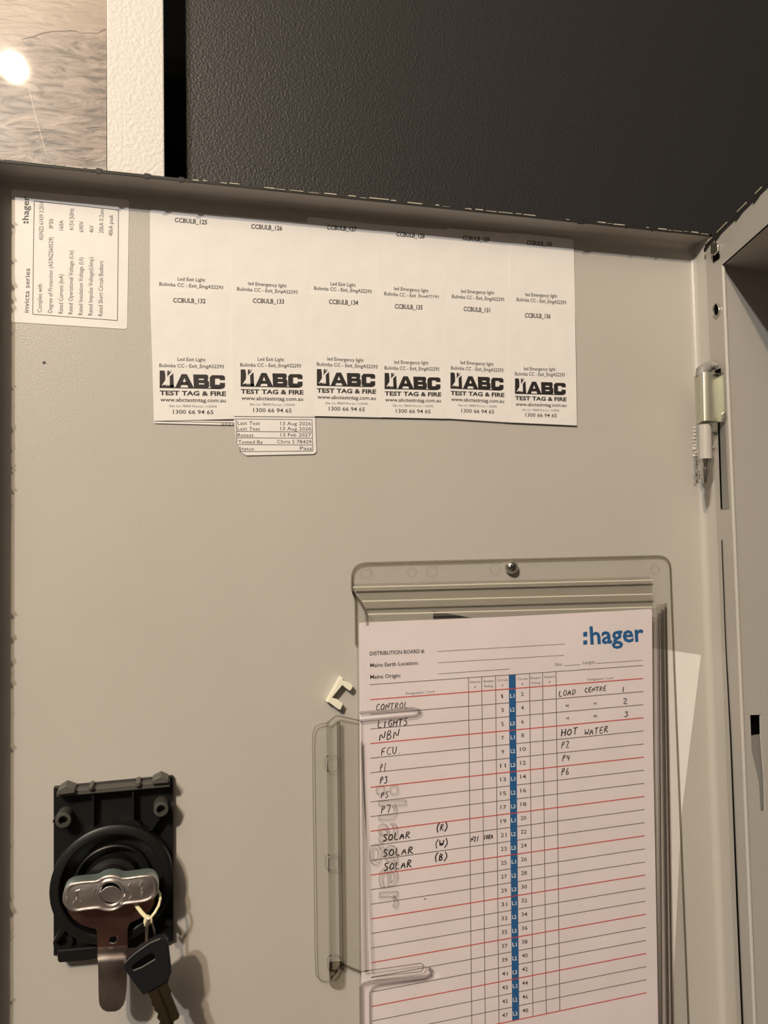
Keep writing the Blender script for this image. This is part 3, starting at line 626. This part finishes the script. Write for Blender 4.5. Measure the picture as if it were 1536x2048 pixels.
# ------------------------------------------------------------------ papers
HP = .0130
sheet_ = empty('circuit_schedule', (P(1010, 1600, HP).x, -HP, ZB), 'pinkish-white printed circuit schedule with handwriting inside the clear pocket', 'paper sheet')
MB().prism([(718,1247),(722,1245),(1000,1234),(1240,1221.5),(1301,1218),(1304,1223),(1306,1480),(1312,1800),(1322,2300),(726,2300),(721,1700)], HP-.0004, HP).build('paper', M['paper'], sheet_)
h = HP+TE
def yl(k, x_): t_ = (x_-740)/546; return (1399.5+29.25*k)*(1-t_)+(1357+26.25*k)*t_
q = MB(); rd = MB()
q.ribbon([(739.3,1369.5),(1286,1331)], 1.3, h)
for a_, b2 in (((874.7,1303),(1129.7,1288)),((875.5,1325.5),(1128,1310.6)),((876,1348),(1019,1338)),((1129,1331.8),(1160.7,1329)),((1193,1327),(1285,1320.7))): q.ribbon([a_, b2], 1.0, h)
for k in range(25):
    L_, R_ = 740+.15*k, 1286+.3*k
    (rd if k % 3 == 0 else q).ribbon([(L_, yl(k, L_)), (1010, yl(k, 1010)), (R_, yl(k, R_))], 1.9 if k % 3 == 0 else 1.4, h+(.00003 if k % 3 == 0 else 0))
for xt, xb in ((936.9,943.5),(963.4,970.5),(991,998),(1059,1066),(1085,1092.5),(1112,1119.5)):
    yt = yl(-1.02, xt); yb = yl(24, xb); q.ribbon([(xt, yt), (xt+(xb-xt)*.5, (yt+yb)/2), (xb, yb)], 1.3, h)
q.build('printed_rules', M['line_ink'], sheet_); rd.build('red_rules', M['red_ink'], sheet_)
MB().prism([(1017.6,yl(-1.0,1017)),(1031.3,yl(-1.0,1031)),(1038.5,yl(24,1038)),(1024.5,yl(24,1024))], h-.00005, h+.00001).build('blue_column', M['blue'], sheet_)
q = MB(); wq = MB(); hq = h+.00006
text(q, 'DISTRIBUTION BOARD #.', 740, 1311, 850, 1305.5, 8, h, .02)
text(q, 'Mains Earth Location:', 740.6, 1334.4, 837, 1329, 8, h, .018)
text(q, 'Mains Origin:', 740.6, 1357.8, 801.8, 1354.5, 8, h, .018)
text(q, 'Size:', 1110, 1332, 1125, 1331, 6.5, h); text(q, 'Length:', 1165.5, 1328.5, 1191, 1327, 6.5, h)
text(q, 'Designation / Load', 811.5, 1389.5, 869, 1385, 5.2, h); text(q, 'Designation / Load', 1175.6, 1361.3, 1226, 1357.8, 4.6, h)
for s_, s2, cx_, y_ in (('Neutral','#',950,1366.5),('Breaker','Rating',977.5,1365),('Circuit','#',1005,1363),('Circuit','#',1045,1360.5),('Breaker','Rating',1072,1358.5),('Neutral','#',1099,1356.4)):
    text(q, s_, cx_-10, y_, cx_+10.5, y_-1.2, 5, h)
    if s2 == '#': text(q, s2, cx_-2, y_+9.6, cx_+2, y_+9.4, 4.6, h)
    else: text(q, s2, cx_-8.5, y_+9.8, cx_+8.5, y_+8.9, 5, h)
for r in range(24):
    f_ = r/23
    for n_, cx_, dy_ in ((2*r+1, 1005+5.5*f_, 10.5), (2*r+2, 1045+5.7*f_, 11.5)):
        w_ = 2.7 if n_ < 10 else 5.8; w_ = 1.4 if n_ == 1 else w_; y_ = yl(r+1, cx_)-dy_
        text(q, str(n_), cx_-w_, y_+.3, cx_+w_, y_-.3, 8.2, h, .010)
    cx_ = 1024.6+5.7*f_; y_ = yl(r+1, cx_)-9.5
    text(wq, 'L%d' % (r % 3+1), cx_-4.2, y_, cx_+4.6, y_-.4, 8.0, hq, .02)
q.build('printed_text', M['grey_ink'], sheet_); wq.build('white_text', M['white_ink'], sheet_)
q = MB(); text(q, 'hager', 1181, 1288.5, 1288.5, 1282, 37, h, .022)
q.prism([(1166.5,1264),(1174.6,1263.4),(1174.6,1273),(1166.5,1273.6)], h-.00001, h); q.prism([(1166.5,1281),(1174.6,1280.4),(1174.6,1289),(1166.5,1289.6)], h-.00001, h)
q.build('printed_logo', M['blue'], sheet_)
q = MB()
for a in (('CONTROL.',751,1421,826,1415,12),('LIGHTS',754,1456,816,1450,14,1.9),('NBN',757,1482,799,1475,17,1.9),('FCU.',761,1511,805,1507,15),('P1',758,1544,773,1543,16),('P3',758,1568,776,1566,13),
  ('P5',760,1597,778,1595,12),('P7',760,1627,781,1625,15),('SOLAR',764,1683,821,1676,13,2.2),('(R)',870,1663,897,1660,13,2.1),('SOLAR',764,1714,827,1707,14,2.2),('(W)',867,1695,898,1692,14,2.1),
  ('SOLAR',766,1742,824,1734,14,2.2),('(B)',866,1722,897,1719,14,2.1),('N21',941,1684,958,1682,9.5,1.7),('10KA',966.5,1680,986,1677,9,1.7),('LOAD',1116.5,1393.5,1152,1389,11),('CENTRE',1168.5,1385,1213,1381,9),
  ('1',1243,1384,1249,1384,10),('"',1130,1416,1138,1415,7),('"',1186,1411,1194,1410,7),('2',1244,1408,1256,1408,11),('"',1131,1441,1139,1440,7),('"',1186,1437,1194,1436,7),('3',1247,1434,1258,1433,11),
  ('HOT',1121,1473,1156,1468,13,2),('WATER',1168,1472,1217,1464,12),('P2',1121,1497,1139,1495,13),('P4',1123,1523,1140,1521,12),('P6',1121,1551,1139,1549,14)):
    hand(q, *a[:6], h+.00009, (a[6] if len(a) > 6 else 1.6))
q.prism(circ(850,1798,1.6,1.6,8), h-.00001, h)
q.build('handwriting', M['pen'], sheet_)
# spare sheet sticking out at the right, behind
sp_ = empty('spare_sheet', (P(1370, 1300).x, -.003, ZB), 'plain pale paper sheet sticking out slanted from the right side of the pocket', 'paper sheet')
MB().prism([(1150,1280),(1329,1299),(1402,1310),(1363,1630),(1330,2300),(1100,2300)], .00003, .00018).build('paper', M['label'], sp_)
dk = empty('dark_card', (P(900, 1230).x, -.008, P(900, 1400).z), 'dark grey card corner showing above the paper in the pocket', 'card')
MB().prism([(867,1222),(945,1236),(945,1420),(862,1420)], .0080, .0086).build('card_sheet', M['dark_card'], dk)

# ------------------------------------------------------------------ white clip
cl = empty('cable_clip', P(678, 1410, 0), 'small white C-shaped plastic clip left of the document pocket', 'clip')
CLP = [(681.7,1353.5),(687,1356),(686,1361),(702,1367.5),(706.7,1372),(701,1382),(697,1380.5),(684.8,1370.5),(664.5,1395.5),(677,1400),(686.5,1408),(681,1420),(676,1418.5),(659.5,1406),(653.5,1404.5),(655,1401)]
MB().prism(CLP, .0003, .0065).build('clip_body', M['clip'], cl, bevel=.0004)

# ------------------------------------------------------------------ latch / lock
def c5(pts): return [(60+x_/3.84, 1520+y_/3.84) for x_, y_ in pts]
lk = empty('door_lock', (P(225, 1800).x, 0, P(225, 1925).z), 'black moulded door lock housing with silver turn knob at the lower left', 'door lock')
BP = M['blackplastic']; BOSS_SHADE = mat('boss_lighter_shading', (.05,.048,.042), .5)  # lighter shading of the screw bosses put into their colour
MB().prism([(107,1574.5),(346,1552),(347,1882),(340,1884),(330,1890),(107,1912.5)], .0002, .004).build('mounting_plate', BP, lk, bevel=.0006)
MB().prism([(115,1900),(196,1893),(196,1916),(178,1921),(118,1926.5),(115,1922)], .0002, .010).build('lower_foot', BP, lk, bevel=.001)
MB().prism([(113,1584),(340,1562),(340,1574),(113,1594)], .004, .013).build('top_bar', mat('greyer_black_plastic', (.06,.058,.05), .55), lk, bevel=.0005)  # bar a lighter grey than the plate
for pts in ([(113,1591),(115,1580),(131,1570),(150,1577),(150,1586)], [(303,1569),(305,1560),(322,1551),(337,1558),(337,1566)], [(176,1581),(186,1580),(186,1571),(178,1572)], [(270,1574),(280,1573),(281,1563),(272,1564)]):
    MB().prism(pts, .004, .016).build('top_lug', mat('greyer_black_lug', (.075,.072,.062), .5), lk, bevel=.0006)  # lugs slightly paler than the bar
for a_, b2, c_, d_ in ((186,1588,186,1655),(266,1580,266,1650)):
    MB().prism([(a_-2,b2),(a_+2,b2),(c_+2,d_),(c_-2,d_)], .004, .011).build('rib', BP, lk)
for cx_, cy_ in ((126,1641),(322,1619)):
    q = MB(); c_ = P(cx_, cy_, .016); q.lathe(c_+Vector((0, .012, 0)), (0, -1, 0), [(.0050,0),(.0048,.0118),(.0042,.012),(.0028,.012),(.0026,.004),(0,.004)], 24); q.build('screw_boss', BOSS_SHADE, lk, smooth=True)
q = MB(); c_ = P(126, 1884, .008); q.lathe(c_+Vector((0, .004, 0)), (0, -1, 0), [(.0062,0),(.0060,.0038),(.0028,.004),(.0026,.001),(0,.001)], 20); q.build('screw_boss', BP, lk, smooth=True)
for pts in ([(105,1643),(113,1630),(119,1634),(110,1650)], [(337,1612),(343,1606),(347,1614),(344,1624),(338,1622)], [(298,1662),(312,1636),(322,1634),(305,1660)], [(106,1885),(125,1852),(133,1858),(115,1882)], [(345,1850),(332,1842),(330,1850),(343,1858)]):
    MB().prism(pts, .004, .012).build('gusset', BP, lk)
cR = P(224.5, 1770, .017); rO = (P(347, 1770, .017)-P(102, 1770, .017)).length/2
q = MB(); q.lathe(cR+Vector((0, .013, 0)), (0, -1, 0), [(rO,0),(rO,.0125),(rO-.0012,.0135),(rO-.0052,.0135),(rO-.0060,.0128),(rO-.0068,.004),(rO*.64,.004),(rO*.635,.0095),(rO*.615,.010),(rO*.595,.0095),(rO*.57,.003),(0,.003)], 72); q.build('round_housing', BP, lk, smooth=True)
q = MB(); q.prism([(205,1655),(266,1638),(282,1650),(283,1662),(200,1668)], .004, .012); q.build('housing_web', BP, lk)
q = MB(); q.lathe(P(222, 1776, .021)+Vector((0, .012, 0)), (0, -1, 0), [(rO*.47,0),(rO*.45,.008),(rO*.36,.0085),(rO*.34,.012),(0,.012)], 48); q.build('spindle_boss', BP, lk, smooth=True)
CAMP = c5([(270,1080),(290,1165),(330,1220),(400,1270),(470,1292),(505,1300),(514,1325),(516,1445),(750,1425),(750,1300),(768,1255),(850,1215),(915,1170),(955,1110),(965,1000),(600,900)])
HSQ = c5([(610,1375),(625,1360),(672,1355),(668,1395),(640,1410),(608,1398)])
MB().prism(CAMP, .0205, .0225).build('cam_plate', M['cam'], lk, bevel=.0003)
MB().prism(HSQ, .0225, .0227).build('square_hole', M['black'], lk)
q = MB(); q.tube([P(*p, .0227) for p in c5([(672,1355),(668,1395),(640,1410),(610,1402)])], .0005, 6); q.build('hole_edge', M['metal'], lk, smooth=True)
rows = [(194.8,255.5,1894,1890,.0222),(194.8,255.5,1905,1901,.0255),(195,255.3,1916,1911.5,.0285),(196,254.5,1926,1923,.0295),(196.5,254,1950,1948,.0298),(197,253,1980,1978,.0298),(197.5,251,2000,1998,.0296),(199,247.5,2010,2009,.0294),(205,240,2019,2018.5,.0294),(214,231,2023.5,2023,.0294)]
q = MB(); fr = [[P(a_+(b2-a_)*k/6, y0+(y1-y0)*k/6, h_) for k in range(7)] for a_, b2, y0, y1, h_ in rows]
q.sheet(fr); q.sheet([[p+Vector((0, .0015, 0)) for p in r_] for r_ in fr])
n7 = 7; nr = len(rows)
loop = [fr[i][0] for i in range(nr)] + [fr[-1][k] for k in range(1, 7)] + [fr[i][6] for i in range(nr-2, -1, -1)]
q.add(loop+[p+Vector((0, .0015, 0)) for p in loop], [(i, i+1, i+1+len(loop), i+len(loop)) for i in range(len(loop)-1)])
q.build('cam_paddle', M['paddle'], lk, weld=True, smooth=True)
HND = smoothpoly(c5([(246,1060),(262,985),(310,945),(400,930),(515,925),(560,893),(622,878),(682,888),(718,905),(850,885),(930,876),(978,915),(992,985),(975,1045),(930,1082),(850,1097),(722,1110),(690,1145),(630,1168),(560,1162),(520,1145),(400,1160),(330,1172),(280,1145),(252,1105)]), 2)
kb = MB().prism(HND, .0225, .0335).build('turn_knob', M['cast'], lk, bevel=.0010, smooth=True)
q = MB(); ins = smoothpoly(c5([(280,1060),(292,1005),(330,975),(420,958),(530,955),(500,1020),(520,1100),(545,1128),(400,1135),(330,1142),(295,1110)]), 1)
def line(p, hh_=.0340, r_=.00055): q.tube([P(x_, y_, hh_+.0001) for x_, y_ in p], r_*1.35, 6)
e2 = [( (x_-221.5)*.925+221.5, (y_-1786)*.90+1786) for x_, y_ in HND]; line(e2+e2[:1], .0335, .0006)
c_ = circ(60+622/3.84, 1520+1022/3.84, 25, 25, 36); line(c_+c_[:1], .0337, .0009)
line(c5([(385,1000),(355,1008),(350,1080),(332,1100)]), .0337, .0005); line(c5([(842,970),(862,935)]), .0337, .0005); line(c5([(858,985),(856,1050)]), .0337, .0005)
line(c5([(385,1095),(400,1080)]), .0337, .0004); line(c5([(760,1070),(785,1045)]), .0337, .0004); line(c5([(755,970),(772,950)]), .0337, .0004); line(c5([(490,1005),(505,985)]), .0337, .0004)
q.build('cast_ridges', M['cast'], kb, smooth=True)
MB().prism(circ(60+622/3.84, 1520+1022/3.84, 23.5, 23.5, 36), .0334, .0337).build('spindle_recess', M['black'], kb)
MB().prism(smoothpoly(c5([(540,1010),(590,970),(650,968),(700,1000),(712,1050),(685,1090),(620,1100),(560,1080),(543,1045)]), 1), .0336, .0345).build('spindle_end', M['cast'], kb, bevel=.0004)
kb.data.materials.append(M['cast_teal_reflect'])
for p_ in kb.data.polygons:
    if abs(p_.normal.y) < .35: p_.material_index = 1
# cable tie through the knob
tie = empty('cable_tie', P(295, 1838, .034), 'thin cream nylon cable tie looped through the silver knob', 'cable tie')
def c7(pts): return [(180+x_/6.4, 1700+y_/6.4) for x_, y_ in pts]
q = MB(); q.tube([P(*p, hh_) for p, hh_ in zip(c7([(560,640),(600,720),(660,800),(740,880)]), (.0215,.029,.033,.035))], .0013, 8)
q.tube([P(*p, hh_) for p, hh_ in zip(c7([(860,500),(895,560),(900,640),(875,720),(830,800),(790,850),(755,920)]), (.0215,.026,.031,.034,.0355,.036,.036))], .0009, 8); q.build('strap', M['tie'], tie, smooth=True)
MB().prism(c7([(705,860),(750,850),(800,890),(800,930),(755,965),(700,990),(680,930)]), .0335, .037).build('tie_head', M['tie'], tie, bevel=.0006)
# split ring
kr = empty('key_ring', P(301, 1885, .034), 'small steel split ring hanging from the cable tie', 'key ring')
q = MB()
for d_ in (-1.6, 1.6):
    q.tube([P(*p, hh_) for p, hh_ in (((296+d_*.5,1838),.0385),((293.5+d_,1850),.0395),((293+d_,1868),.040),((293.5+d_,1886),.0395),((296+d_,1900),.0365),((303,1898),.0335),((309+d_*.4,1876),.0325),((308+d_*.4,1858),.0325),((303,1842),.0325),((296+d_*.5,1838),.0385))], .0005, 6)
q.build('ring_wire', M['wire'], kr, smooth=True)
# key
key = empty('key', P(305, 1960, .038), 'worn key with black plastic head hanging below the cam paddle', 'key')
KH = c5([(718,1575),(735,1545),(790,1488),(850,1440),(930,1392),(1000,1362),(1040,1368),(1060,1400),(1072,1500),(1088,1640),(1072,1668),(1066,1702),(870,1812),(800,1720),(722,1608)])
MB().prism(KH, .0350, .0410).build('key_head', M['key'], key, bevel=.0010)
MB().prism(smoothpoly(c5([(780,1600),(790,1570),(900,1500),(925,1480),(960,1500),(955,1525),(860,1590),(800,1615)]), 1), .0410, .0413).build('head_slot', M['black'], key)
q = MB(); q.tube([P(*p, .0412) for p in c5([(795,1618),(860,1592),(965,1530)])], .0006, 6); q.tube([P(*p, .0412) for p in c5([(730,1560),(795,1495),(925,1405),(1000,1375)])], .0005, 6); q.build('head_ridge', mat('key_head_worn', (.07,.068,.062), .5), key, smooth=True)
BL = c5([(905,1795),(1060,1705),(1068,1745),(1088,1770),(1080,1800),(1148,1965),(1140,1990),(1105,2010),(1100,2100),(1010,2120),(985,2060),(1000,2010),(975,1985),(985,1950),(955,1925),(950,1900),(930,1875),(935,1850)])
MB().prism(BL, .0370, .0392).build('key_blade', M['brass'], key, bevel=.0003)
q = MB(); q.ribbon(c5([(985,1760),(1045,1900),(1095,2060)]), 5, .0394); q.build('blade_groove', mat('key_groove', (.09,.075,.045), .4, 1), key)

for o_ in COL.objects:
    n_ = o_.name.split('.')[0]
    if n_ in ('printed_text','white_text','printed_logo','printed_rules','red_rules','handwriting','table_frame','cast_ridges','mould_marks','raised_logo','rail_ridge_highlights','panel_bend','clip_edge','slot_rim','bare_rim','dark_seal','weld_bead','ring_wire','head_ridge','cross_recess'):
        o_['kind'] = 'stuff'
